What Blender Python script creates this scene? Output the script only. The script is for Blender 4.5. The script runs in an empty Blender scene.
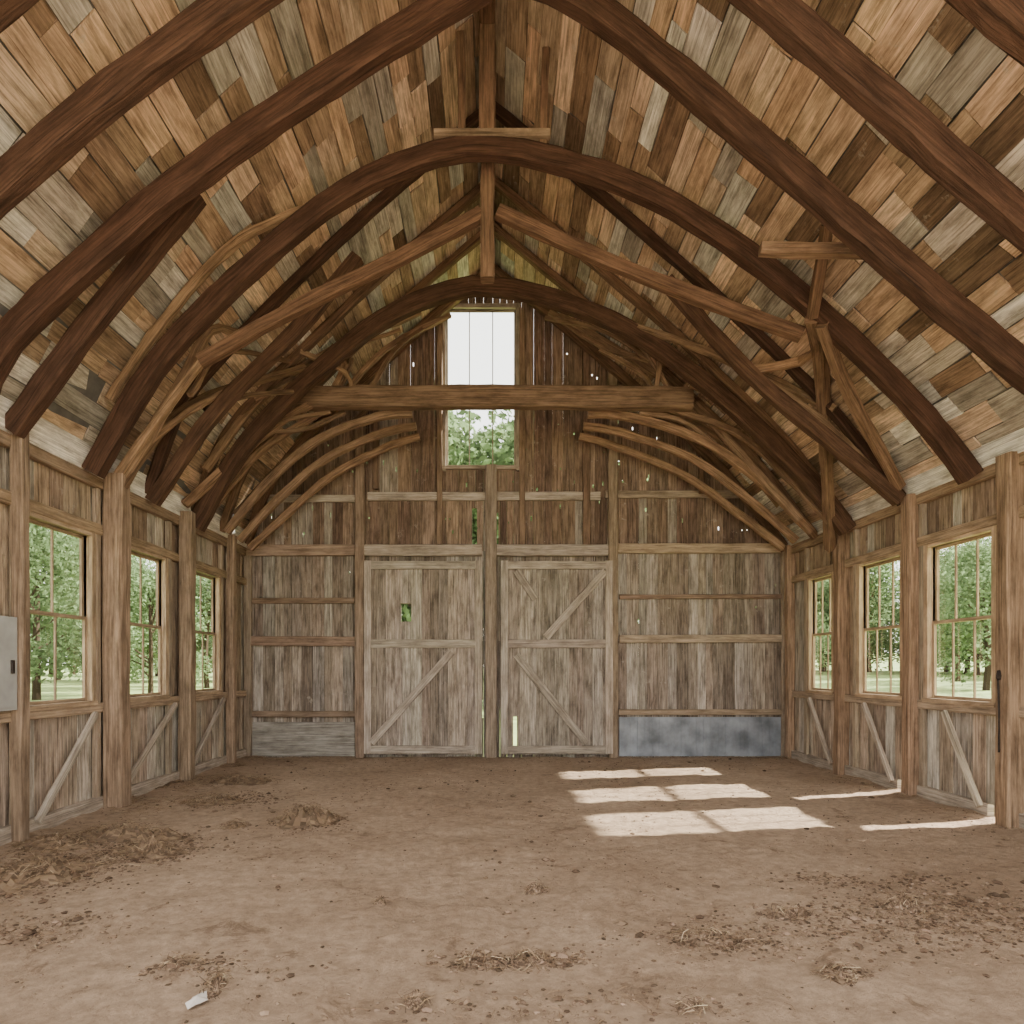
import bpy, math, random
from mathutils import Vector, noise
random.seed(7)
R=random.random
def U(a,b): return random.uniform(a,b)
CH=1.6; F=683.0; BY=12.28
def pt(px,py,y):
    s=F/y
    return Vector(((px-492)/s, y, CH+(668-py)/s))
# ---------------------------------------------------------------- mesh builder
class MB:
    def __init__(s): s.v=[];s.f=[];s.uv=[];s.c=[]
    def face(s,idx,uvs,col):
        s.f.append(idx); s.uv.extend(uvs); s.c.extend([col]*len(idx))
    def hexa(s,P,L,Wd,col):
        o=len(s.v); s.v.extend([tuple(p) for p in P])
        du=U(0,50);dv=U(0,50)
        q=[(du,dv),(du,dv+Wd),(du+L,dv+Wd),(du+L,dv)]
        for fc in ((0,1,2,3),(7,6,5,4)):
            uv=[q[i%4] for i in fc]
            s.face([o+i for i in fc],uv,col)
        for a,b,c,d in ((0,4,5,1),(1,5,6,2),(2,6,7,3),(3,7,4,0)):
            uv=[q[a%4],(q[a%4][0],q[a%4][1]+.03),(q[d%4][0],q[d%4][1]+.03),q[d%4]]
            s.face([o+a,o+b,o+c,o+d],uv,col)
    def box(s,x0,x1,y0,y1,z0,z1,col,axis='z'):
        lo=(x0,y0,z0);hi=(x1,y1,z1)
        ax={'x':0,'y':1,'z':2}[axis]
        oth=[i for i in range(3) if i!=ax]
        if hi[oth[0]]-lo[oth[0]]<hi[oth[1]]-lo[oth[1]]: oth=oth[::-1]
        P=[]
        for t in (0,1):
            for (a,b) in ((0,0),(1,0),(1,1),(0,1)):
                p=[0,0,0]
                p[oth[0]]=hi[oth[0]] if a else lo[oth[0]]
                p[ax]=hi[ax] if b else lo[ax]
                p[oth[1]]=hi[oth[1]] if t else lo[oth[1]]
                P.append(p)
        s.hexa(P,hi[ax]-lo[ax],hi[oth[0]]-lo[oth[0]],col)
    def sweep(s,pts,w,d,col,side=(0,1,0),smooth=True,jit=.008,seg=.25,taper=1.0):
        pts=[Vector(p) for p in pts]
        side=Vector(side).normalized()
        out=[]
        if smooth and len(pts)>2:
            Q=[pts[0]*2-pts[1]]+pts+[pts[-1]*2-pts[-2]]
            for i in range(1,len(Q)-2):
                n=max(2,int((Q[i+1]-Q[i]).length/seg))
                for k in range(n):
                    t=k/n;a,b,c,e=Q[i-1],Q[i],Q[i+1],Q[i+2]
                    out.append(.5*((2*b)+(c-a)*t+(2*a-5*b+4*c-e)*t*t+(3*b-a-3*c+e)*t**3))
            out.append(pts[-1])
        else:
            for i in range(len(pts)-1):
                n=max(1,int((pts[i+1]-pts[i]).length/seg))
                for k in range(n): out.append(pts[i].lerp(pts[i+1],k/n))
            out.append(pts[-1])
        N=len(out);o=len(s.v);u=0;us=[]
        ch=min(w,d)*.12
        sec=[(-w/2+ch,-d/2),(w/2-ch,-d/2),(w/2,-d/2+ch),(w/2,d/2-ch),(w/2-ch,d/2),(-w/2+ch,d/2),(-w/2,d/2-ch),(-w/2,-d/2+ch)]
        du=U(0,40);dv=U(0,40)
        for i,p in enumerate(out):
            t=(out[min(i+1,N-1)]-out[max(i-1,0)]).normalized()
            sd=(side-t*side.dot(t)).normalized(); n=t.cross(sd)
            if i: u+=(p-out[i-1]).length
            us.append(u)
            k=1+(taper-1)*i/(N-1)
            for a,b in sec:
                q=p+sd*(a*k+U(-jit,jit))+n*(b*k+U(-jit,jit))
                s.v.append(tuple(q))
        per=[0]
        for j in range(8):
            a=sec[j];b=sec[(j+1)%8];per.append(per[-1]+math.hypot(a[0]-b[0],a[1]-b[1]))
        for i in range(N-1):
            for j in range(8):
                a=o+i*8+j;b=o+i*8+(j+1)%8;c=b+8;e=a+8
                s.face([a,e,c,b],[(du+us[i],dv+per[j]),(du+us[i+1],dv+per[j]),(du+us[i+1],dv+per[j+1]),(du+us[i],dv+per[j+1])],col)
        s.face([o+j for j in range(8)],[(du+x,dv+y) for x,y in sec],col)
        s.face([o+(N-1)*8+j for j in range(7,-1,-1)],[(du+sec[j][0],dv+sec[j][1]) for j in range(7,-1,-1)],col)
    def obj(s,name,mat,parent=None,smooth=False):
        me=bpy.data.meshes.new(name); me.from_pydata(s.v,[],s.f)
        uvl=me.uv_layers.new(name='UVMap'); uvl.data.foreach_set('uv',[x for p in s.uv for x in p])
        ca=me.color_attributes.new('tint','FLOAT_COLOR','CORNER')
        ca.data.foreach_set('color',[x for c in s.c for x in (c[0],c[1],c[2],1)])
        me.materials.append(mat); me.update()
        if smooth: me.polygons.foreach_set('use_smooth',[True]*len(me.polygons))
        ob=bpy.data.objects.new(name,me); bpy.context.collection.objects.link(ob)
        if parent: ob.parent=parent
        return ob
def empty(name):
    e=bpy.data.objects.new(name,None); bpy.context.collection.objects.link(e); return e
# ---------------------------------------------------------------- materials
def nt(name):
    m=bpy.data.materials.new(name); m.use_nodes=True
    t=m.node_tree; t.nodes.clear(); return m,t,t.nodes,t.links
def wood(name,grain=1.0,rough=.85,bump=.5,stain=.5,fleck=0,crack=.5):
    m,t,n,l=nt(name)
    out=n.new('ShaderNodeOutputMaterial');b=n.new('ShaderNodeBsdfPrincipled')
    l.new(b.outputs[0],out.inputs[0]); b.inputs['Roughness'].default_value=rough
    b.inputs['Specular IOR Level'].default_value=.2
    at=n.new('ShaderNodeAttribute');at.attribute_name='tint'
    uv=n.new('ShaderNodeUVMap');uv.uv_map='UVMap'
    def nz(scl,s=1,d=6,r=.65):
        mp=n.new('ShaderNodeMapping');mp.inputs['Scale'].default_value=scl;l.new(uv.outputs[0],mp.inputs[0])
        g=n.new('ShaderNodeTexNoise');g.inputs['Scale'].default_value=s;g.inputs['Detail'].default_value=d;g.inputs['Roughness'].default_value=r
        l.new(mp.outputs[0],g.inputs['Vector']);return g
    def ramp(g,p0,c0,p1,c1):
        r=n.new('ShaderNodeValToRGB');e=r.color_ramp.elements
        e[0].position=p0;e[0].color=(*c0,1);e[1].position=p1;e[1].color=(*c1,1);l.new(g.outputs[0],r.inputs[0]);return r
    def mul(a,b_):
        mx=n.new('ShaderNodeMix');mx.data_type='RGBA';mx.blend_type='MULTIPLY';mx.inputs[0].default_value=1
        l.new(a,mx.inputs[6]);l.new(b_,mx.inputs[7]);return mx.outputs[2]
    g=nz((1.5,42,1));a=1-.6*grain
    last=mul(at.outputs['Color'],ramp(g,.3,(a,a,a),.62,(1.18,1.18,1.18)).outputs[0])
    k=1-stain
    last=mul(last,ramp(nz((1.3,5,1),1.6,7,.7),.34,(k,k*.94,k*.88),.58,(1.15,1.14,1.12)).outputs[0])
    ck=1-crack
    cr=nz((.9,95,1),1,3,.5)
    last=mul(last,ramp(cr,.33,(ck,ck*.95,ck*.9),.42,(1,1,1)).outputs[0])
    if fleck:
        tc=n.new('ShaderNodeTexCoord');g3=n.new('ShaderNodeTexNoise');g3.inputs['Scale'].default_value=5;g3.inputs['Detail'].default_value=10;g3.inputs['Roughness'].default_value=.78
        l.new(tc.outputs['Object'],g3.inputs['Vector'])
        r3=ramp(g3,.60,(0,0,0),.67,(fleck,fleck,fleck))
        mx3=n.new('ShaderNodeMix');mx3.data_type='RGBA';l.new(r3.outputs[0],mx3.inputs[0]);l.new(last,mx3.inputs[6]);mx3.inputs[7].default_value=(.45,.40,.34,1)
        last=mx3.outputs[2]
    l.new(last,b.inputs['Base Color'])
    bp=n.new('ShaderNodeBump');bp.inputs['Strength'].default_value=bump;bp.inputs['Distance'].default_value=.012
    l.new(g.outputs[0],bp.inputs['Height']);l.new(bp.outputs[0],b.inputs['Normal'])
    return m
M_ROOF=wood('roof_board_wood',.85,.85,.8,.5,.5,.45)
M_WALL=wood('weathered_board_wood',1,.9,.8,.55,.5,.6)
M_BEAM=wood('hewn_timber',.9,.8,1,.45,0,.55)
M_TRIM=wood('trim_wood',.8,.75,.6,.4,.2,.45)
def plain(name,col,rough=.6,metal=0,noise_s=8,var=.25):
    m,t,n,l=nt(name)
    out=n.new('ShaderNodeOutputMaterial');b=n.new('ShaderNodeBsdfPrincipled');l.new(b.outputs[0],out.inputs[0])
    b.inputs['Roughness'].default_value=rough;b.inputs['Metallic'].default_value=metal
    tc=n.new('ShaderNodeTexCoord');g=n.new('ShaderNodeTexNoise');g.inputs['Scale'].default_value=noise_s;g.inputs['Detail'].default_value=8
    l.new(tc.outputs['Object'],g.inputs['Vector'])
    r=n.new('ShaderNodeValToRGB');e=r.color_ramp.elements
    e[0].position=.3;e[1].position=.7
    e[0].color=(*[c*(1-var) for c in col],1);e[1].color=(*[min(1,c*(1+var)) for c in col],1)
    l.new(g.outputs[0],r.inputs[0]);l.new(r.outputs[0],b.inputs['Base Color'])
    return m
M_METAL=plain('galvanised_sheet',(.23,.25,.28),.55,.3,3,.5)
M_IRON=plain('rusty_iron',(.05,.04,.035),.6,.6,20,.4)
M_BLOCKER=plain('light_blocker',(.12,.11,.1),.9,0,6,.3)  # for the unseen light-blocking sheet above the roof boards
M_WHITE=plain('painted_panel',(.36,.36,.345),.6,0,5,.2)
M_GRASS=plain('grass',(.22,.29,.09),.9,0,.6,.35)
M_BOUNCE=plain('bounce_dirt',(.50,.40,.30),.95,0,.8,.25)  # pale warm tone for the added bounce ground
def glassm():
    m,t,n,l=nt('window_glass')
    out=n.new('ShaderNodeOutputMaterial');a=n.new('ShaderNodeBsdfTransparent');a.inputs[0].default_value=(.95,.97,.96,1)
    g=n.new('ShaderNodeBsdfGlossy');g.inputs['Roughness'].default_value=.03
    mx=n.new('ShaderNodeMixShader');mx.inputs[0].default_value=.05
    l.new(a.outputs[0],mx.inputs[1]);l.new(g.outputs[0],mx.inputs[2]);l.new(mx.outputs[0],out.inputs[0]);return m
M_GLASS=glassm()
def tintmat(name,rough=.9,transl=0):
    m,t,n,l=nt(name)
    out=n.new('ShaderNodeOutputMaterial');b=n.new('ShaderNodeBsdfDiffuse')
    at=n.new('ShaderNodeAttribute');at.attribute_name='tint';l.new(at.outputs['Color'],b.inputs[0])
    if transl:
        tr=n.new('ShaderNodeBsdfTranslucent');l.new(at.outputs['Color'],tr.inputs[0])
        mx=n.new('ShaderNodeMixShader');mx.inputs[0].default_value=transl
        l.new(b.outputs[0],mx.inputs[1]);l.new(tr.outputs[0],mx.inputs[2]);l.new(mx.outputs[0],out.inputs[0])
    else: l.new(b.outputs[0],out.inputs[0])
    return m
M_LEAF=tintmat('leaves',.9,.45); M_STRAW=tintmat('straw'); M_CLOD=tintmat('dirt_clods')
def floorm():
    m,t,n,l=nt('packed_dirt')
    out=n.new('ShaderNodeOutputMaterial');b=n.new('ShaderNodeBsdfPrincipled');l.new(b.outputs[0],out.inputs[0])
    b.inputs['Roughness'].default_value=.95;b.inputs['Specular IOR Level'].default_value=.15
    tc=n.new('ShaderNodeTexCoord')
    def nz(sc,d=8,r=.6,dist=0):
        g=n.new('ShaderNodeTexNoise');g.inputs['Scale'].default_value=sc;g.inputs['Detail'].default_value=d;g.inputs['Roughness'].default_value=r
        g.inputs['Distortion'].default_value=dist
        l.new(tc.outputs['Object'],g.inputs['Vector']);return g
    def ramp(src,p0,c0,p1,c1):
        r=n.new('ShaderNodeValToRGB');e=r.color_ramp.elements;e[0].position=p0;e[0].color=(*c0,1);e[1].position=p1;e[1].color=(*c1,1)
        l.new(src.outputs[0],r.inputs[0]);return r
    a=ramp(nz(.7,9,.65),.35,(.34,.245,.17),.68,(.48,.36,.26))
    c=ramp(nz(11,9,.75),.38,(.68,.65,.62),.6,(1.1,1.08,1.06))
    d=ramp(nz(2.2,12,.8,.6),.36,(.42,.37,.33),.44,(1,1,1))
    m1=n.new('ShaderNodeMix');m1.data_type='RGBA';m1.blend_type='MULTIPLY';m1.inputs[0].default_value=.85
    l.new(a.outputs[0],m1.inputs[6]);l.new(c.outputs[0],m1.inputs[7])
    m2=n.new('ShaderNodeMix');m2.data_type='RGBA';m2.blend_type='MULTIPLY';m2.inputs[0].default_value=.7
    l.new(m1.outputs[2],m2.inputs[6]);l.new(d.outputs[0],m2.inputs[7])
    l.new(m2.outputs[2],b.inputs['Base Color'])
    bp=n.new('ShaderNodeBump');bp.inputs['Strength'].default_value=1;bp.inputs['Distance'].default_value=.04
    l.new(nz(12,12,.8).outputs[0],bp.inputs['Height']);l.new(bp.outputs[0],b.inputs['Normal'])
    return m
# ---------------------------------------------------------------- colours
def vary(c,v=.2,h=.03):
    k=U(1-v,1+v);return (max(0,c[0]*k*U(1-h,1+h)),max(0,c[1]*k),max(0,c[2]*k*U(1-h,1+h)))
def pick(lst,v=.2):
    return vary(random.choice(lst),v)
def sc(L,k,gr=0):
    out=[]
    for c in L:
        m=sum(c)/3
        out.append(tuple(min(.85,(x+(m-x)*gr)*k) for x in c))
    return out
ROOFC=sc([(.41,.275,.175)]*5+[(.33,.22,.14)]*4+[(.49,.36,.25)]*4+[(.34,.30,.25)]*4+[(.47,.44,.39)]*2+[(.18,.115,.07)]*2,1.38,.14)
WALLUP=sc([(.22,.15,.105)]*4+[(.27,.19,.135)]*3+[(.16,.105,.075)]*3+[(.31,.26,.21)],1.15,.1)
WALLLO=sc([(.30,.235,.18)]*4+[(.25,.19,.145)]*3+[(.35,.30,.25)]*2+[(.20,.15,.11)]*2,1.15,.22)
SIDEUP=sc([(.36,.27,.19)]*3+[(.28,.20,.14)]*3+[(.42,.37,.30)]*2,1.15,.05)
SIDELO=sc([(.40,.35,.29)]*3+[(.37,.29,.22)]*3+[(.48,.45,.40)],1.2,.1)
DOORC=sc([(.33,.27,.215)]*3+[(.28,.22,.17)]*2+[(.37,.32,.26)],1.15,.22)
DARK=(.074,.038,.024); MID=(.18,.11,.068)
# ---------------------------------------------------------------- geometry constants
XL,XR=-4.45,5.3; YF=1.7; EAVE=3.8
PROF=[(-4.75,1.75),(-4.5,2.25),(-3.95,3.40),(-3.1,4.38),(-1.6,5.82),(0,7.2),(1.6,5.88),(3.0,4.65),(4.3,3.37),(5.38,2.15),(5.75,1.72)]
def roof_z(x):
    for a,b in zip(PROF[:-1],PROF[1:]):
        if a[0]<=x<=b[0]: return CH+a[1]+(b[1]-a[1])*(x-a[0])/(b[0]-a[0])
    return CH+1.7
# ---------------------------------------------------------------- planked walls
def cut(lo,hi,ints):
    segs=[(lo,hi)]
    for a,b in ints:
        ns=[]
        for s0,s1 in segs:
            if b<=s0 or a>=s1: ns.append((s0,s1));continue
            if a>s0: ns.append((s0,a))
            if b<s1: ns.append((b,s1))
        segs=ns
    return segs
def plank_wall(mb,O,Ua,N,u0,u1,w,zones,holes,topf,t=.03,gap=.003):
    O=Vector(O);Ua=Vector(Ua);N=Vector(N);Vz=Vector((0,0,1))
    u=u0
    while u<u1-.001:
        ww=min(w*U(.7,1.35),u1-u)
        edges=sorted(set([u,u+ww]+[e for h in holes for e in (h[0],h[1]) if u<e<u+ww]))
        off=U(0,.018)
        for (v0,v1,pal) in zones:
            col=pick(pal,.22)
            for a,b in zip(edges[:-1],edges[1:]):
                m=(a+b)/2
                ints=[(h[2],h[3]) for h in holes if h[0]<=m<=h[1]]
                tl=min(v1,topf(a));tr=min(v1,topf(b))
                if max(tl,tr)<=v0: continue
                for s0,s1 in cut(v0,max(tl,tr),ints):
                    e0=s1 if s1<max(tl,tr)-1e-4 else max(tl,s0);e1=s1 if s1<max(tl,tr)-1e-4 else max(tr,s0)
                    aa=a+(gap if a==edges[0] else 0);bb=b
                    P=[]
                    for k in (0,1):
                        d=N*(off+k*t)
                        P+= [O+Ua*aa+Vz*s0+d,O+Ua*bb+Vz*s0+d,O+Ua*bb+Vz*e1+d,O+Ua*aa+Vz*e0+d]
                    mb.hexa(P,s1-s0,bb-aa,col)
        u+=ww
bx=lambda p:(p-492)/(F/BY); bh=lambda p:CH+(668-p)/(F/BY)
win_b=(bx(446),bx(516),bh(467),bh(309))
holesB=[win_b,(bx(401),bx(412),bh(622),bh(604)),(bx(472),bx(477),bh(545),bh(508)),(bx(495.5),bx(498.5),bh(545),bh(512)),
 (bx(513),bx(517),bh(752),bh(716)),(bx(481.5),bx(483.5),bh(718),bh(700))]
random.seed(21)
for i in range(150):
    cx=U(-4.3,5.2);cz=U(1.0,7.6) if R()<.35 else U(4.0,7.8)
    if cz<3.7 and -2.4<cx<2.4: continue
    if cz>roof_z(cx)-.3: continue
    w=U(.012,.032);h=U(.02,.10)
    holesB.append((cx,cx+w,cz,cz+h))
mb=MB()
plank_wall(mb,(0,BY,0),(1,0,0),(0,1,0),XL-.05,XR+.05,.17,[(-.05,bh(641),WALLLO),(bh(641),bh(551),WALLLO),(bh(551),bh(497),WALLUP),(bh(497),12,WALLUP)],holesB,lambda x:roof_z(max(-4.7,min(5.7,x)))+.02)
mb.obj('wall_back',M_WALL)
WZ0,WZ1=1.24,3.05
WL=[(2.9,3.9),(4.6,5.6),(6.46,7.50),(8.28,9.2),(10.08,11.0)]  # first two windows are out of view, added to let in more light
WR=[(7.17,8.22),(8.78,9.75),(10.55,11.3)]
def side(name,x,N,wins,extra=[]):
    mb=MB()
    holes=[(a,b,WZ0,WZ1) for a,b in wins]+extra
    for i in range(14):
        a=U(6,12);z=U(.1,3.5);holes.append((a,a+U(.006,.02),z,z+U(.03,.12)))
    plank_wall(mb,(x,0,0),(0,1,0),(N,0,0),YF,BY+.06,.2,[(-.05,1.18,SIDELO),(1.18,3.12,SIDEUP),(3.12,4.4,SIDEUP)],holes,lambda u:EAVE+.12 if N<0 else EAVE+.05)
    mb.obj(name,M_WALL)
SUN_SLOTS=[(6.97,7.20,.0,1.12),(8.60,8.80,.0,1.12)]   # added slots hidden behind two posts, letting sun streaks onto the floor
side('wall_left',XL,-1,WL); side('wall_right',XR,1,WR,SUN_SLOTS)
# ---------------------------------------------------------------- roof boards (ceiling)
random.seed(5)
def prof_arc(P):
    out=[(0,P[0])]
    for a,b in zip(P[:-1],P[1:]): out.append((out[-1][0]+math.dist(a,b),b))
    return out
def prof_at(A,s):
    for (s0,a),(s1,b) in zip(A[:-1],A[1:]):
        if s<=s1: t=(s-s0)/(s1-s0);return (a[0]+(b[0]-a[0])*t,a[1]+(b[1]-a[1])*t)
    return A[-1][1]
mb=MB()
for side_ in (0,1):
    P=[p for p in PROF if p[0]<=0][::-1] if side_==0 else [p for p in PROF if p[0]>=0]
    A=prof_arc(P);T=A[-1][0];s=0
    while s<T-.01:
        w=min(U(.18,.29),T-s);a=prof_at(A,s);b=prof_at(A,s+w-.010)
        dx,dz=b[0]-a[0],b[1]-a[1];ln=math.hypot(dx,dz)
        nx,nz=(dz/ln,-dx/ln)
        if nz<0:nx,nz=-nx,-nz
        y=YF-U(0,.6)
        while y<BY+.05:
            L=U(.55,1.6);y1=min(y+L,BY+.08)
            o=[U(0,.035) for _ in range(4)];col=pick(ROOFC,.3);sk=U(-.010,.010)
            Pp=[]
            for k in (0,.02):
                for (q,yy,oo) in ((a,y,o[0]),(b,y,o[1]),(b,y1-.012,o[2]),(a,y1-.012,o[3])):
                    kk=oo+k; sh=sk*(1 if yy==y else -1)
                    Pp.append((q[0]+nx*kk+sh*dx/ln,yy,CH+q[1]+nz*kk+sh*dz/ln))
            mb.hexa(Pp,L,w,col)
            y=y1
            if y>=BY+.08:break
        s+=w
mb.obj('ceiling',M_ROOF)
mb=MB()
for a,b in zip(PROF[:-1],PROF[1:]):
    P=[]
    for k in (.065,.10):
        P+=[(a[0],YF-.1,CH+a[1]+k),(b[0],YF-.1,CH+b[1]+k),(b[0],BY+.2,CH+b[1]+k),(a[0],BY+.2,CH+a[1]+k)]
    mb.hexa(P,13,1,(.1,.1,.1))
mb.obj('roof_light_blocker',M_BLOCKER)  # unseen outer sheet, added to stop light leaking between roof boards
# ---------------------------------------------------------------- rafters
random.seed(9)
def inset(d):
    out=[]
    for i,p in enumerate(PROF[1:-1]):
        a=PROF[i];b=PROF[i+2];tx,tz=b[0]-a[0],b[1]-a[1];l=math.hypot(tx,tz);nx,nz=tz/l,-tx/l
        if nz>0:nx,nz=-nx,-nz
        out.append((p[0]+nx*d,p[1]+nz*d))
    return out
def rafter(y,w,d,col):
    mb=MB();I=inset(d/2+.005)
    L=[(x,z) for x,z in I if x<-.01];Rr=[(x,z) for x,z in I if x>.01]
    for S,ap in ((L+[(0,7.2-d*.75)],0),([(0,7.2-d*.75)]+Rr,1)):
        S2=list(S)
        if ap==0:S2[0]=(XL+.05+d*.3,2.2)
        else:S2[-1]=(XR-.05-d*.3,2.1)
        mb.sweep([(x,y,CH+z) for x,z in S2],w,d,vary(col,.12),smooth=True,jit=.007)
    return mb.obj('roof_rafter',M_BEAM)
for y,w,d,c in [(3.2,.1,.12,DARK),(8.65,.12,.12,DARK),(9.95,.11,.12,MID),(11.0,.11,.12,MID),(12.1,.12,.15,MID)]:
    rafter(y,w,d,c)
def principal(y,w,d,col,dz=0):
    mb=MB()
    Lg=[(-4.36,2.25),(-4.12,2.78+dz),(-2.9,3.90+dz),(-1.6,4.85+dz),(-.31,5.66+dz),(.02,5.86+dz)]
    Rg=[(-.02,5.98+dz),(.83,5.62+dz),(2.2,4.50+dz),(3.4,3.46+dz),(4.55,2.50+dz),(5.15,1.98)]
    for G in (Lg,Rg): mb.sweep([(x,y,CH+z) for x,z in G],w,d,vary(col,.1),jit=.009)
    mb.sweep([(-.05,y,CH+7.1),(-.05,y,CH+5.85+dz)],.14,.14,col,side=(1,0,0))
    return mb.obj('principal_rafter_truss',M_BEAM)
principal(2.9,.2,.22,DARK,.1);principal(4.0,.17,.21,DARK,.05);principal(4.88,.17,.21,DARK,.05);principal(5.8,.17,.22,DARK,0)
mb=MB();mb.sweep([(-.04,YF,CH+7.0),(-.05,6,CH+6.99),(-.05,BY,CH+6.99)],.16,.26,(.15,.085,.05),side=(1,0,0));mb.obj('ridge_beam',M_BEAM)
# ---------------------------------------------------------------- trusses
ARCH=[(-4.3,2.1),(-3.65,3.2),(-2.75,4.17),(-1.6,5.10),(-.6,5.53),(0,5.58),(.7,5.46),(1.7,5.1),(2.75,4.45),(3.8,3.57),(4.65,2.7),(5.15,2.05)]
def arch(mb,y,w,d,col,P=ARCH,dy=0,k=1):
    mb.sweep([(x,y,CH+z) for x,z in P],w,d,col,jit=.01)
mb=MB();arch(mb,7.35,.17,.21,DARK)
mb.box(-.62,.62,7.26,7.44,CH+5.66,CH+5.74,(.26,.19,.13),'x')
mb.sweep([(-.05,7.35,CH+7.0),(-.05,7.35,CH+5.6)],.17,.15,MID,side=(1,0,0))
for xx in (-.32,.55):
    mb.sweep([(xx,7.35,CH+5.6),(xx*1.05,7.35,roof_z(xx)-.1)],.08,.08,MID,side=(0,1,0))
mb.obj('arched_truss',M_BEAM)
mb=MB()
mb.sweep([pt(200,362,7.75),pt(300,306,7.75),pt(400,258,7.75),pt(482,214,7.75)],.12,.15,(.15,.085,.052))
mb.sweep([pt(498,212,7.75),pt(600,258,7.75),pt(700,298,7.75),pt(802,335,7.6)],.12,.15,(.15,.085,.052))
mb.sweep([(-.05,7.75,roof_z(0)-.2),(-.05,7.75,CH+4.4)],.15,.15,MID,side=(1,0,0))
mb.obj('scissor_truss',M_BEAM)
mb=MB()
mb.sweep([(-4.36,6.2,CH+2.15),(-3.75,6.2,CH+2.98),(-3.2,6.2,CH+3.68),(-2.68,6.2,CH+4.30)],.15,.19,DARK)
mb.sweep([(2.55,6.5,CH+3.98),(3.75,6.35,CH+3.86)],.12,.1,(.22,.14,.09))
mb.obj('arched_truss',M_BEAM)
mb=MB()
mb.sweep([(-4.3,8.65,CH+2.1),(-3.5,8.65,CH+3.25),(-2.5,8.65,CH+4.25),(-1.7,8.65,CH+5.2)],.14,.17,(.10,.055,.034))
mb.sweep([(5.1,8.55,CH+2.1),(4.2,8.6,CH+2.9),(3.2,8.6,CH+3.75),(2.2,8.65,CH+4.9)],.14,.17,(.10,.055,.034))
mb.obj('arched_truss',M_BEAM)
mb=MB();arch(mb,9.9,.18,.23,(.085,.046,.028),[(x,z-.06) for x,z in ARCH])
mb.obj('arched_truss',M_BEAM)
random.seed(3)
mb=MB()
mb.sweep([(-3.25,10.6,CH+4.18),(0,10.6,CH+4.2),(3.1,10.6,CH+4.17)],.22,.33,(.20,.13,.085))
BR=(.26,.165,.105)
for y,dz,k in ((10.8,0,1),(11.35,-.12,.97),(11.85,-.25,.95)):
    for sg,X in ((-1,4.2),(1,5.05)):
        mb.sweep([(sg*X,y,CH+2.15+dz*.3),(sg*X*.84,y,CH+2.95+dz),(sg*X*.65,y,CH+3.62+dz),(sg*X*.42,y,CH+3.98+dz*.5),(sg*X*.3,y,CH+4.02)],.10,.12,vary(BR,.25))
mb.obj('tie_beam_truss',M_BEAM)
LB=[[(118,492,7.75),(160,432,8.2),(212,395,8.9),(305,368,9.9)],
    [(112,486,7.75),(150,430,7.75),(205,358,7.75)],
    [(122,478,7.8),(180,385,7.9),(210,330,8.1),(240,290,8.6)],
    [(185,505,9.6),(240,455,10),(300,410,10.5),(360,388,10.6)],
    [(205,470,9.7),(255,400,10),(320,355,10.4),(420,312,10.8)],
    [(215,505,10.4),(262,450,10.6),(330,405,10.9),(385,350,11.2),(450,315,11.6)],
    [(235,515,11),(290,458,11.2),(350,425,11.4),(375,400,11.5)],
    [(110,300,7.4),(165,262,7.4),(240,235,7.4),(345,195,7.4)],
    [(830,522,9.9),(790,480,10.3),(735,432,10.6),(655,405,10.8)],
    [(835,400,8.6),(760,370,9.2),(690,345,9.7),(610,318,9.9)],
    [(800,520,10.6),(745,460,10.8),(690,400,11.0),(640,350,11.3),(560,315,11.6)],
    [(780,505,11.2),(735,455,11.3),(700,425,11.4),(640,405,11.6)],
    [(745,372,8.65),(800,345,8.4),(822,330,7.9)],
    [(740,366,8.65),(820,420,8.65),(890,488,8.6)],
    [(650,320,10.6),(660,355,10.6),(655,395,10.6)],
    [(550,312,11.9),(600,345,11.6),(650,350,11)],
    [(330,330,10.4),(345,365,10.5),(330,395,10.6)],
    [(225,470,9.9),(275,425,10.3),(330,412,10.6)],[(255,400,9.9),(300,375,10.2),(345,350,10.6),(400,330,11)],
    [(300,400,10.6),(330,365,10.8),(365,340,11)],[(340,390,10.6),(352,360,10.9),(345,325,11.2)],
    [(300,350,9.9),(345,372,10.3),(352,392,10.6)],[(245,430,10.2),(300,430,10.6),(345,412,10.9)],
    [(372,388,10.7),(395,350,11.1),(432,322,11.5)],[(205,410,8.9),(250,395,9.4),(300,392,9.9)],
    [(590,322,11),(640,345,10.8),(668,388,10.6)],[(600,350,11.4),(640,372,11),(655,392,10.7)],
    [(660,350,10.2),(690,372,10.4),(680,395,10.6)],[(700,360,9.9),(740,390,10.2),(775,440,10.5)],
    [(640,412,10.7),(690,425,10.9),(740,470,11.1)],[(545,318,11.2),(600,330,11),(650,360,10.8)],
    [(690,385,10.2),(735,405,10.3),(790,455,10.4)],[(620,335,10.6),(665,340,10.4),(715,360,10.1)],
    [(150,440,7.9),(200,405,8.4),(250,380,9.2)],[(190,395,8),(225,345,8.6),(290,330,9.9)]]
def clampin(p):
    m=roof_z(max(-4.7,min(5.7,p.x)))-.1
    if p.z>m:p.z=m
    p.x=max(XL+.1,min(XR-.1,p.x));return p
for i,b in enumerate(LB):
    mb=MB();k=1 if i<17 else .62
    mb.sweep([clampin(pt(*q)) for q in b],U(.08,.10)*k,U(.09,.12)*k,vary((.25,.16,.10),.3),taper=.8,seg=.18)
    mb.obj('curved_brace',M_BEAM)
mb=MB()
mb.sweep([(5.1,10.3,3.4),pt(822,380,8.4),pt(812,318,7.35)],.14,.12,(.21,.13,.082),smooth=True)
mb.sweep([pt(812,318,7.3),pt(828,225,6.75)],.09,.10,(.16,.095,.058))
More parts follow.
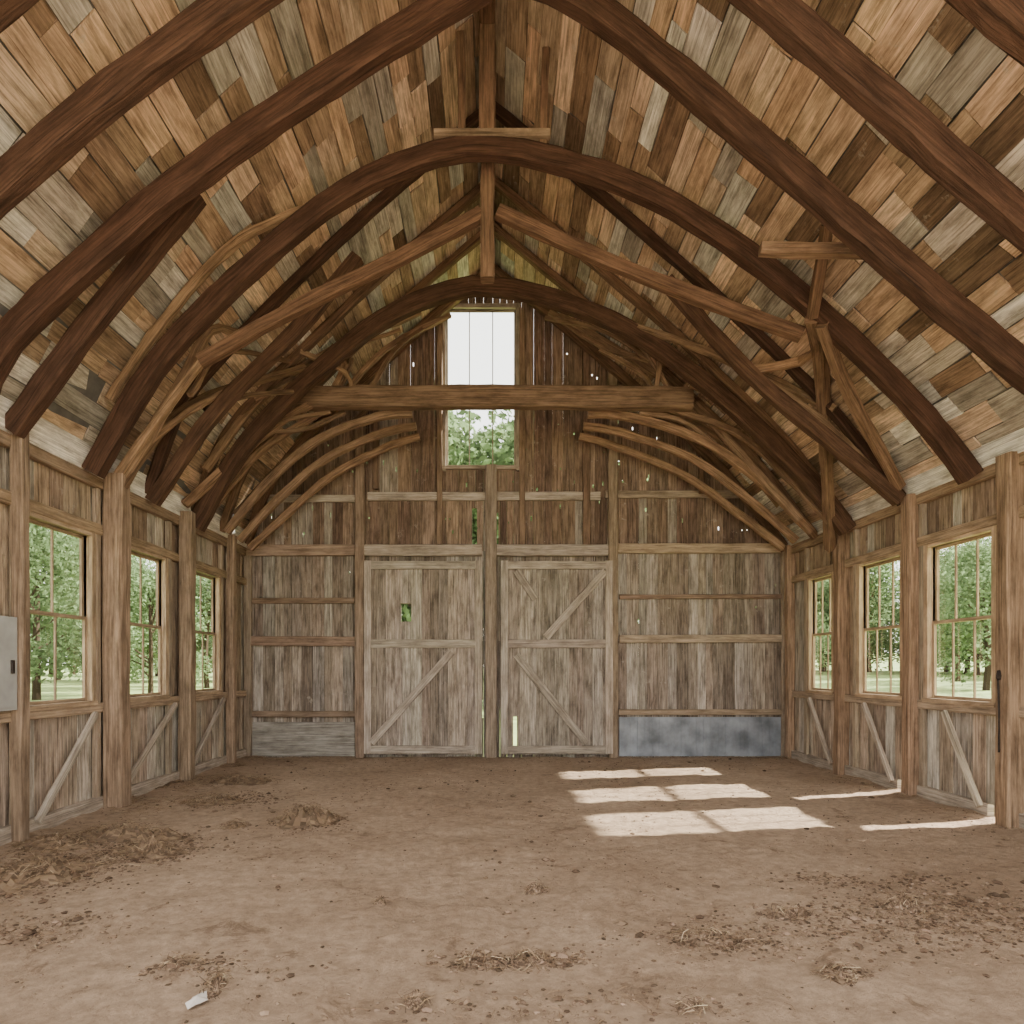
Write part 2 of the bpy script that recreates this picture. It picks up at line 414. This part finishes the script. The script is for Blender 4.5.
mb.sweep([pt(822,325,7.3),pt(850,395,7.9),(5.08,8.5,3.85)],.11,.11,(.21,.13,.082))
mb.obj('leaning_strut',M_BEAM)
# ---------------------------------------------------------------- posts and wall rails
def post(x,y,w,top,col):
    mb=MB();mb.sweep([(x,y,-.02),(x+U(-.01,.01),y,top*.5),(x,y,top)],w,w,col,side=(1,0,0),jit=.009,seg=.4);mb.obj('wall_post',M_BEAM)
for y,w in ((2.5,.22),(4.2,.22),(6.28,.12),(7.80,.23),(9.65,.18),(11.35,.14)):
    post(XL+w/2+.05,y,w,EAVE,vary((.30,.215,.15),.1))
for y,w in ((2.8,.22),(5.0,.22),(6.88,.2),(8.50,.19),(10.22,.18),(12.0,.14)):
    post(XR-.07,y,w,EAVE-.05,vary((.31,.21,.14),.1))
for nm,x,sg,wins in (('left',XL,1,WL),('right',XR,-1,WR)):
    mb=MB();xx=x+sg*.035
    for z,h,c in ((1.15,.11,(.36,.27,.19)),(3.14,.12,(.34,.25,.165)),(EAVE-.12,.16,(.31,.22,.15))):
        mb.sweep([(xx,YF,z),(xx,5,z+.01),(xx,BY-.02,z)],.07,h,vary(c,.1),side=(1,0,0),jit=.004)
    # base board is interrupted at the added sun slots
    runs=[(YF,BY-.02)] if sg>0 else [(YF,6.96),(7.21,8.59),(8.81,BY-.02)]
    for a,b in runs:
        mb.sweep([(xx,a,.08),(xx,b,.08)],.07,.16,(.40,.34,.28),side=(1,0,0),jit=.004)
    y=YF
    while y<BY-.05:
        y1=min(y+U(1.4,2.6),BY-.02);c=vary((.74,.70,.64),.15)
        zz=U(-.015,.015)
        mb.box(xx+sg*.03-.02,xx+sg*.03+.02,y+.006,y1,EAVE-.06+zz,EAVE+.24+zz,c,'y');y=y1
    for a,b in wins:
        for yy in (a-.13,b+.13):
            if sg<0 and (abs(yy-7.04)<.1 or abs(yy-8.65)<.1): continue
            mb.sweep([(xx-sg*.005,yy,0),(xx-sg*.005,yy,3.6)],.06,.085,vary((.36,.285,.21),.2),side=(1,0,0),jit=.003)
    mb.obj('trim_'+nm,M_TRIM)
    bays=[(6.5,7.6),(7.95,9.5),(9.8,11.2)] if sg>0 else [(5.2,6.75),(7.25,8.3),(8.85,10.1),(10.45,11.8)]
    for a,b in bays:
        mb=MB();m=(a+b)/2
        mb.sweep([(x+sg*.09,a+.05,.12),(x+sg*.09,b-.08 if sg>0 else m+.1,1.1)],.05,.07,vary((.44,.38,.31),.15),side=(1,0,0),jit=.004)
        mb.obj('diagonal_wall_brace',M_TRIM)
# ---------------------------------------------------------------- windows
wc=[0]
def window(Pfn,a,b,z0,z1,cols,col,mid=None,frame=.075,parent=None):
    wc[0]+=1;e=empty('window_%d'%wc[0])
    mb=MB()
    def bar(u0,u1,v0,v1,d0,d1,ax,c):
        p=Pfn(u0,d0);q=Pfn(u1,d1)
        mb.box(min(p[0],q[0]),max(p[0],q[0]),min(p[1],q[1]),max(p[1],q[1]),v0,v1,c,ax)
    hx='y' if abs(Pfn(0,0)[0]-Pfn(1,0)[0])<1e-6 else 'x'
    f=frame
    bar(a-f,a,z0-f,z1+f,-.05,.06,'z',vary(col,.1));bar(b,b+f,z0-f,z1+f,-.05,.06,'z',vary(col,.1))
    bar(a,b,z1,z1+f,-.05,.055,hx,vary(col,.1));bar(a-f,b+f,z0-f*.7,z0,-.05,.08,hx,vary(col,.1))
    s=.035;zm=mid if mid else (z0+z1)/2
    c2=tuple(x*.9 for x in col)
    for (v0,v1,d) in ((z0,zm+.018,.0),(zm-.018,z1,-.032)):
        bar(a,a+s,v0,v1,d-.03,d,'z',c2);bar(b-s,b,v0,v1,d-.03,d,'z',c2)
        bar(a+s,b-s,v0,v0+s,d-.03,d,hx,c2);bar(a+s,b-s,v1-s,v1,d-.03,d,hx,c2)
        for k in range(1,cols):
            u=a+(b-a)*k/cols;bar(u-.009,u+.009,v0+s,v1-s,d-.025,d-.005,'z',c2)
    mb.obj('frame',M_TRIM,e)
    g=MB()
    p=Pfn(a+s,-.05);q=Pfn(b-s,-.053)
    g.box(min(p[0],q[0]),max(p[0],q[0]),min(p[1],q[1]),max(p[1],q[1]),z0+s,z1-s,(1,1,1),'z')
    g.obj('glass',M_GLASS,e)
for a,b in WL: window(lambda u,d:(XL+d,u),a,b,WZ0,WZ1,2,(.40,.30,.205))
for a,b in WR: window(lambda u,d:(XR-d,u),a,b,WZ0,WZ1,3,(.48,.35,.235))
window(lambda u,d:(u,BY-d),*win_b,3,(.36,.30,.24),mid=bh(398))
# ---------------------------------------------------------------- back wall rails, studs
random.seed(12)
mb=MB()
def rail(p0,p1,py,h,c,d=.06):
    mb.sweep([(bx(p0),BY-d/2-.002,bh(py)),(bx(p1),BY-d/2-.002,bh(py)+U(-.01,.01))],d,h,vary(c,.12),side=(0,1,0),jit=.004)
G1=(.38,.325,.27)
rail(243,365,499,.13,G1);rail(368,600,497,.15,G1);rail(605,770,495,.13,(.32,.25,.19))
rail(243,358,551,.20,(.30,.22,.165),.09);rail(363,482,551,.2,G1,.12);rail(490,610,551,.2,G1,.12);rail(614,779,549,.17,(.42,.33,.24),.09)
rail(248,355,601,.10,(.22,.155,.11));rail(248,357,641,.17,(.235,.165,.12),.08);rail(619,786,639,.14,(.36,.28,.21),.08);rail(619,787,597,.08,(.22,.155,.11))
rail(248,357,714,.11,(.24,.17,.125));rail(618,787,712,.1,(.33,.245,.17))
def stud(px,p0,p1,w,c,d=.08):
    mb.sweep([(bx(px),BY-d/2-.01,bh(p0)),(bx(px),BY-d/2-.01,bh(p1))],w,d,vary(c,.1),side=(1,0,0),jit=.005)
stud(361,757,345,.17,(.26,.19,.14),.13);stud(612,757,345,.17,(.27,.2,.145),.13);stud(586,549,330,.13,(.17,.11,.075));stud(491,757,467,.2,(.26,.205,.155),.15)
stud(440,549,310,.10,(.23,.16,.11));stud(522,549,310,.10,(.23,.16,.11));stud(376,490,345,.1,(.17,.11,.075))
stud(249,757,540,.14,(.30,.235,.175));stud(784,757,545,.14,(.30,.235,.175));stud(700,495,425,.09,(.17,.11,.075));stud(300,495,440,.09,(.17,.11,.075))
mb.obj('trim_back',M_TRIM)
def door(idx,p0,p1,hole,diags,col):
    e=empty('door_%d'%idx);yd=BY-.13
    mb=MB()
    plank_wall(mb,(0,yd,0),(1,0,0),(0,1,0),bx(p0),bx(p1),.15,[(.06,bh(562),DOORC)],hole,lambda u:bh(562)+U(-.01,.01),t=.03)
    mb.obj('boards',M_WALL,e)
    mb=MB();c=col;T=.04;yy=yd-T/2
    x0,x1=bx(p0),bx(p1);zt=bh(562)
    def b2(a,b,w,cc=None): mb.sweep([(a[0],yy+U(-.004,0),a[1]),(b[0],yy,b[1])],T,w,vary(cc or c,.13),side=(0,1,0),jit=.003)
    b2((x0+.06,.08),(x0+.06,zt),.13);b2((x1-.06,.08),(x1-.06,zt),.13)
    b2((x0+.12,zt-.08),(x1-.12,zt-.08),.14);b2((x0+.12,.15),(x1-.12,.15),.14);b2((x0+.12,bh(644)),(x1-.12,bh(644)),.15)
    for a,b in diags: b2((bx(a[0]),bh(a[1])),(bx(b[0]),bh(b[1])),.13)
    mb.obj('braces',M_TRIM,e)
door(1,366,482,[holesB[1]],[((373,742),(452,652))],(.39,.335,.28))
door(2,501,611,[holesB[4]],[((516,655),(585,742)),((545,638),(604,572)),((516,572),(535,600))],(.38,.325,.27))
mb=MB();xa,xb=bx(619),bx(787);n=46
for i in range(n):
    a=xa+(xb-xa)*i/n;b=xa+(xb-xa)*(i+1)/n;o=(i%2)*.012
    mb.box(a,b,BY-.03-o,BY-.006,.02,bh(717),(.4,.4,.4),'z')
mb.obj('metal_sheet',M_METAL)
mb=MB()
mb.box(bx(250),bx(355),BY-.035,BY-.004,.02,bh(722),(.30,.28,.25),'x');mb.obj('kick_board',M_TRIM)
e=empty('electrical_box')
mb=MB();mb.box(XL+.03,XL+.14,5.72,6.2,1.22,2.06,(.5,.5,.48),'z');mb.box(XL+.14,XL+.15,5.75,6.17,1.25,2.03,(.55,.55,.52),'z');o=mb.obj('cabinet',M_WHITE,e)
mb=MB();mb.box(XL+.15,XL+.17,6.10,6.13,1.55,1.67,(.1,.1,.1),'z');mb.box(XL+.04,XL+.13,6.2,6.206,1.62,1.68,(.1,.1,.1),'z');mb.obj('latch',M_IRON,e)
mb=MB();mb.sweep([(5.11,6.90,1.50),(5.10,6.88,1.4),(5.10,6.87,1.1),(5.105,6.88,.85),(5.12,6.9,.75)],.012,.016,(.05,.05,.05),jit=.001,seg=.05);mb.sweep([(5.13,6.9,1.57),(5.10,6.88,1.49)],.03,.04,(.05,.05,.05),jit=.001)
mb.obj('iron_door_hook',M_IRON)
# ---------------------------------------------------------------- floor
def fz(x,y):
    z=.022*noise.noise(Vector((x*.9,y*.9,0)))+.018*noise.noise(Vector((x*3,y*3,5)))+.012*noise.noise(Vector((x*8,y*8,9)))
    e=min(x-XL,XR-x)
    if e<.9: z+=.05*(1-e/.9)**2*(.6+.8*noise.noise(Vector((x*2,y*2,3))))
    return z
X0,X1,Y0,Y1=XL-.02,XR+.02,YF,BY+.02;nx,ny=220,250
V=[];Fc=[]
for j in range(ny+1):
    for i in range(nx+1):
        x=X0+(X1-X0)*i/nx;y=Y0+(Y1-Y0)*j/ny;V.append((x,y,fz(x,y)))
for j in range(ny):
    for i in range(nx):
        a=j*(nx+1)+i;Fc.append((a,a+1,a+nx+2,a+nx+1))
me=bpy.data.meshes.new('floor');me.from_pydata(V,[],Fc);me.materials.append(floorm());me.polygons.foreach_set('use_smooth',[True]*len(Fc))
bpy.context.collection.objects.link(bpy.data.objects.new('floor',me))
random.seed(33)
OCT=[(1,0,0),(-1,0,0),(0,1,0),(0,-1,0),(0,0,1),(0,0,-1),(.6,.6,.5),(-.6,.5,.55),(.5,-.6,.5),(-.5,-.6,.5)]
OF=[(4,6,7),(4,7,9),(4,9,8),(4,8,6),(6,0,2),(6,2,7),(7,2,1),(7,1,9),(9,1,3),(9,3,8),(8,3,0),(8,0,6),(5,2,0),(5,1,2),(5,3,1),(5,0,3)]
def clod(mb,x,y,r,col,flat=.6):
    o=len(mb.v);z=fz(x,y)+r*flat*.3
    a=U(0,6.28);ca,sa=math.cos(a),math.sin(a);sx=U(.7,1.4)
    for p in OCT:
        k=r*U(.7,1.2);px,py=p[0]*k*sx,p[1]*k
        mb.v.append((x+px*ca-py*sa,y+px*sa+py*ca,z+p[2]*k*flat))
    for f in OF: mb.face([o+i for i in f],[(0,0)]*3,col)
def straw(mb,x,y,z,L,col,w=.0016,tilt=.2):
    a=U(0,6.28);o=len(mb.v);dx,dy=math.cos(a)*L/2,math.sin(a)*L/2;t=U(-tilt,tilt)*L
    qx,qy=-math.sin(a)*w,math.cos(a)*w
    bx_,by_=U(-.2,.2)*L*math.sin(a),-U(-.2,.2)*L*math.cos(a)
    A=[(x-dx,y-dy,z-t/2),(x+bx_,y+by_,z+abs(t)*.3+.002),(x+dx,y+dy,z+t/2)]
    for p in A: mb.v+=[(p[0]-qx,p[1]-qy,p[2]),(p[0]+qx,p[1]+qy,p[2]+w)]
    mb.face([o,o+2,o+3,o+1],[(0,0)]*4,col);mb.face([o+2,o+4,o+5,o+3],[(0,0)]*4,col)
STR=[(.34,.25,.16),(.26,.18,.11),(.18,.12,.075),(.42,.33,.22)]
CLD=[(.12,.08,.055),(.18,.125,.085),(.085,.058,.04),(.24,.17,.12)]
fl=lambda px,py:((px-492)*CH/(py-668),F*CH/(py-668))
cl=MB();st=MB()
for i in range(4200):
    x=U(XL+.1,XR-.1);y=U(2.7,BY-.1)
    d=noise.noise(Vector((x*.8,y*.8,20)))
    if d<-.02 and R()<.85: continue
    clod(cl,x,y,U(.004,.013)*(1+(R()<.06)*1.6),pick(CLD),.6)
zones=[(900,925,1.1,.5,1100),(960,905,.8,.5,600),(720,940,.45,.25,420),(540,960,.3,.12,220),(240,800,.5,.6,500),(470,962,.25,.15,100),(60,870,.6,.9,1200),(150,850,.5,.5,1000),(200,970,.35,.2,140),(840,972,.15,.1,80),(560,1010,1.2,.2,200),(870,880,.9,.2,300),(40,930,.5,.3,260),(310,825,.4,.3,250)]
for px,py,sx,sy,n_ in zones:
    cx,cy=fl(px,py)
    for i in range(n_):
        x=random.gauss(cx,sx*.5);y=random.gauss(cy,sy*.5)
        if not(XL+.1<x<XR-.15):continue
        clod(cl,x,y,U(.004,.018)*(1+(R()<.05)*1.2),pick(CLD),.5)
        if R()<.5:
            straw(st,x+U(-.05,.05),y+U(-.05,.05),fz(x,y)+.006,U(.02,.09),pick(STR[1:3]),.0014)
for i in range(5000):
    if R()<.75: x=XL+.08+abs(random.gauss(0,.55))
    else: x=XR-.1-abs(random.gauss(0,.22))
    y=U(3.5,BY-.1)
    if not(XL+.05<x<XR-.08) or noise.noise(Vector((x*1.2,y*1.2,8)))<-.05:continue
    straw(st,x,y,fz(x,y)+U(.003,.015),U(.04,.16),pick(STR),.0018)
for i in range(800):
    x=U(XL,XR);y=BY-.08-abs(random.gauss(0,.25));straw(st,x,y,fz(x,y)+U(.003,.02),U(.04,.16),pick(STR),.002)
cl.obj('dirt_clods',M_CLOD);st.obj('straw_litter',M_STRAW)
def clump(px,py,rx,ry,h,n_,dark=False):
    cx,cy=fl(px,py);mb=MB()
    o=len(mb.v);S=36;K=12
    for k in range(K+1):
        r=k/K
        for a in range(S):
            t=a/S*6.283;q=1+.5*noise.noise(Vector((math.cos(t)*1.5+cx,math.sin(t)*1.5+cy,px)))
            x=cx+math.cos(t)*rx*r*q;y=cy+math.sin(t)*ry*r*q
            mb.v.append((x,y,fz(x,y)-.01+h*(1-r*r)*(.75+.7*noise.noise(Vector((x*9,y*9,1)))+.6*noise.noise(Vector((x*30,y*30,1))))))
    for k in range(K):
        for a in range(S):
            c=pick(CLD if dark else [(.13,.09,.06),(.20,.14,.09)],.3)
            mb.face([o+k*S+a,o+(k+1)*S+a,o+(k+1)*S+(a+1)%S,o+k*S+(a+1)%S],[(0,0)]*4,c)
    for i in range(n_*2):
        t=U(0,6.28);r=math.sqrt(R())*1.15;x=cx+math.cos(t)*rx*r;y=cy+math.sin(t)*ry*r
        z=fz(x,y)+max(0,h*(1-r*r))*U(.7,1.15)+.006
        straw(mb,x,y,z,U(.03,.12),pick(CLD+STR if dark else STR[:3]+CLD[:2]),.0018,.5)
    mb.obj('hay_clump',M_STRAW)
clump(307,822,.36,.28,.17,220);clump(130,838,.55,.16,.12,260);clump(152,853,.30,.14,.12,140);clump(40,875,.4,.5,.09,260)
clump(215,803,.35,.2,.08,160);clump(709,942,.19,.12,.06,90,True);clump(525,961,.13,.07,.05,50,True);clump(470,964,.10,.06,.04,40,True)
clump(537,891,.08,.07,.08,30,True);clump(905,910,.11,.10,.10,50,True);clump(840,975,.11,.09,.06,50,True);clump(215,990,.05,.12,.07,40,True)
clump(235,827,.14,.12,.06,50);clump(240,782,.5,.3,.07,160);clump(150,786,.4,.5,.08,160);clump(415,1003,.06,.05,.05,20,True);clump(380,905,.05,.05,.04,15,True);clump(690,1010,.08,.04,.05,20,True)
clump(790,915,.16,.09,.06,40,True);clump(60,845,.35,.25,.08,120);clump(185,966,.12,.06,.03,40,True)
mb=MB();cx,cy=fl(197,1004);S=10
mb.v.append((cx,cy,fz(cx,cy)+.035))
for a in range(S):
    t=a/S*6.283;r=U(.04,.075);x=cx+math.cos(t)*r*.7;y=cy+math.sin(t)*r;mb.v.append((x,y,fz(x,y)+U(.005,.03)))
for a in range(S): mb.face([0,1+a,1+(a+1)%S],[(0,0)]*3,(.5,.46,.42))
mb.obj('paper_scrap',M_CLOD)
# ---------------------------------------------------------------- outside
def gz(x,y):
    r=max(0,math.hypot(x,y-6)-25);return -.06+r*.012+(r*.03*(.5+.5*noise.noise(Vector((x*.02,y*.02,0)))) if x>0 else 0)
me=bpy.data.meshes.new('lawn');G=[];GF=[];n=60
for j in range(n+1):
    for i in range(n+1):
        x=-150+300*i/n;y=-80+280*j/n
        G.append((x,y,gz(x,y)))
for j in range(n):
    for i in range(n):
        a=j*(n+1)+i;GF.append((a,a+1,a+n+2,a+n+1))
me.from_pydata(G,[],GF);me.materials.append(M_GRASS);bpy.context.collection.objects.link(bpy.data.objects.new('lawn',me))
me=bpy.data.meshes.new('bounce_ground');me.from_pydata([(-14,-20,-.03),(14,-20,-.03),(14,YF+.02,-.03),(-14,YF+.02,-.03)],[],[(0,1,2,3)]);me.materials.append(M_BOUNCE);bpy.context.collection.objects.link(bpy.data.objects.new('bounce_ground',me))  # unseen pale ground, added to bounce warm light up to the ceiling
def treemesh(seed,H,name='tree'):
    random.seed(seed);mb=MB();bc=(.09,.065,.045)
    mb.sweep([(0,0,-.5),(U(-.1,.1),U(-.1,.1),H*.3),(U(-.3,.3),U(-.3,.3),H*.75)],H*.03,H*.03,bc,side=(1,0,0),taper=.4,seg=1)
    blobs=[]
    for i in range(22):
        t=U(0,6.28);z=U(.18,.93);r=H*.27*math.sin(min(1,(1.05-z)/.7)*math.pi/2)*U(.4,1)
        c=(math.cos(t)*r,math.sin(t)*r,H*z);blobs.append((c,H*U(.10,.17)))
        if i<8: mb.sweep([(0,0,H*z*.65),(c[0]*.5,c[1]*.5,H*z*.85),c],H*.01,H*.01,bc,side=(.3,.9,.1),taper=.4,seg=1)
    for c,r in blobs:
        for k in range(330):
            v=Vector((random.gauss(0,1),random.gauss(0,1),random.gauss(0,1))).normalized()*r*(.4+.7*R())
            p=Vector(c)+v;s=H*U(.007,.018)
            if p.z<.1: continue
            a=Vector((random.gauss(0,1),random.gauss(0,1),random.gauss(0,1))).normalized();b=a.orthogonal().normalized()
            g=U(.5,1.3);col=(.17*g,.24*g,.115*g)
            o=len(mb.v);mb.v+=[tuple(p-a*s),tuple(p+b*s*.6),tuple(p+a*s),tuple(p-b*s*.6)];mb.face([o,o+1,o+2,o+3],[(0,0)]*4,col)
    return mb.obj(name,M_LEAF)
bases=[treemesh(s,10) for s in (1,2,3)]
first=[True]*3
random.seed(77)
def place(x,y,h,wd=1):
    k=random.randrange(3)
    if first[k]: ob=bases[k];first[k]=False
    else:
        ob=bpy.data.objects.new('tree',bases[k].data);bpy.context.collection.objects.link(ob)
    ob.location=(x,y,gz(x,y)-.1);ob.scale=(h/10*U(.95,1.2)*wd,h/10*U(.95,1.2)*wd,h/10);ob.rotation_euler=(0,0,U(0,6.28))
for x,y,h in [(-18,26,8.5),(-22,33,10),(-19,38,8),(-24,44,10),(-20,48,9),(-27,30,11),(-30,52,12),(-26,58,11),(-36,40,12),(-34,62,13),(-40,50,13),(-30,22,10),
   (-3,27,12.8),(0.3,28.5,12.6),(3.4,26.5,12.6),(-8,33,12),(8,33,12),(-1.6,31,13.2),(1.8,31.5,13.4),(0,35,14),
   (26,36,8),(30,44,9),(33,39,9),(30,55,11),(22,52,9.5),(37,52,11),(40,60,12),(34,66,12),(44,48,10),(48,66,13)]:
    place(x,y,h)
for i in range(60):
    a=U(-1.15,1.15);r=U(62,100);place(math.sin(a)*r,math.cos(a)*r,U(7,11),1.5)
# ---------------------------------------------------------------- light
sd=Vector((-4.3,-.75,-3.02))
L=bpy.data.lights.new('sun','SUN');L.energy=34;L.angle=.022;L.color=(1,.93,.82)
so=bpy.data.objects.new('sun',L);bpy.context.collection.objects.link(so);so.rotation_euler=sd.to_track_quat('-Z','Y').to_euler();so.location=(20,10,15)
w=bpy.data.worlds.new('World');bpy.context.scene.world=w;w.use_nodes=True
b=w.node_tree.nodes.get('Background');b.inputs[0].default_value=(1,.965,.915,1);b.inputs[1].default_value=4.6
# ---------------------------------------------------------------- camera
c=bpy.data.cameras.new('camera');co=bpy.data.objects.new('camera',c);bpy.context.collection.objects.link(co)
c.sensor_width=36;c.lens=F/1024*36;c.shift_x=20/1024;c.shift_y=156/1024;c.clip_end=500
co.location=(0,0,CH);co.rotation_euler=(math.radians(90),0,0)
bpy.context.scene.camera=co
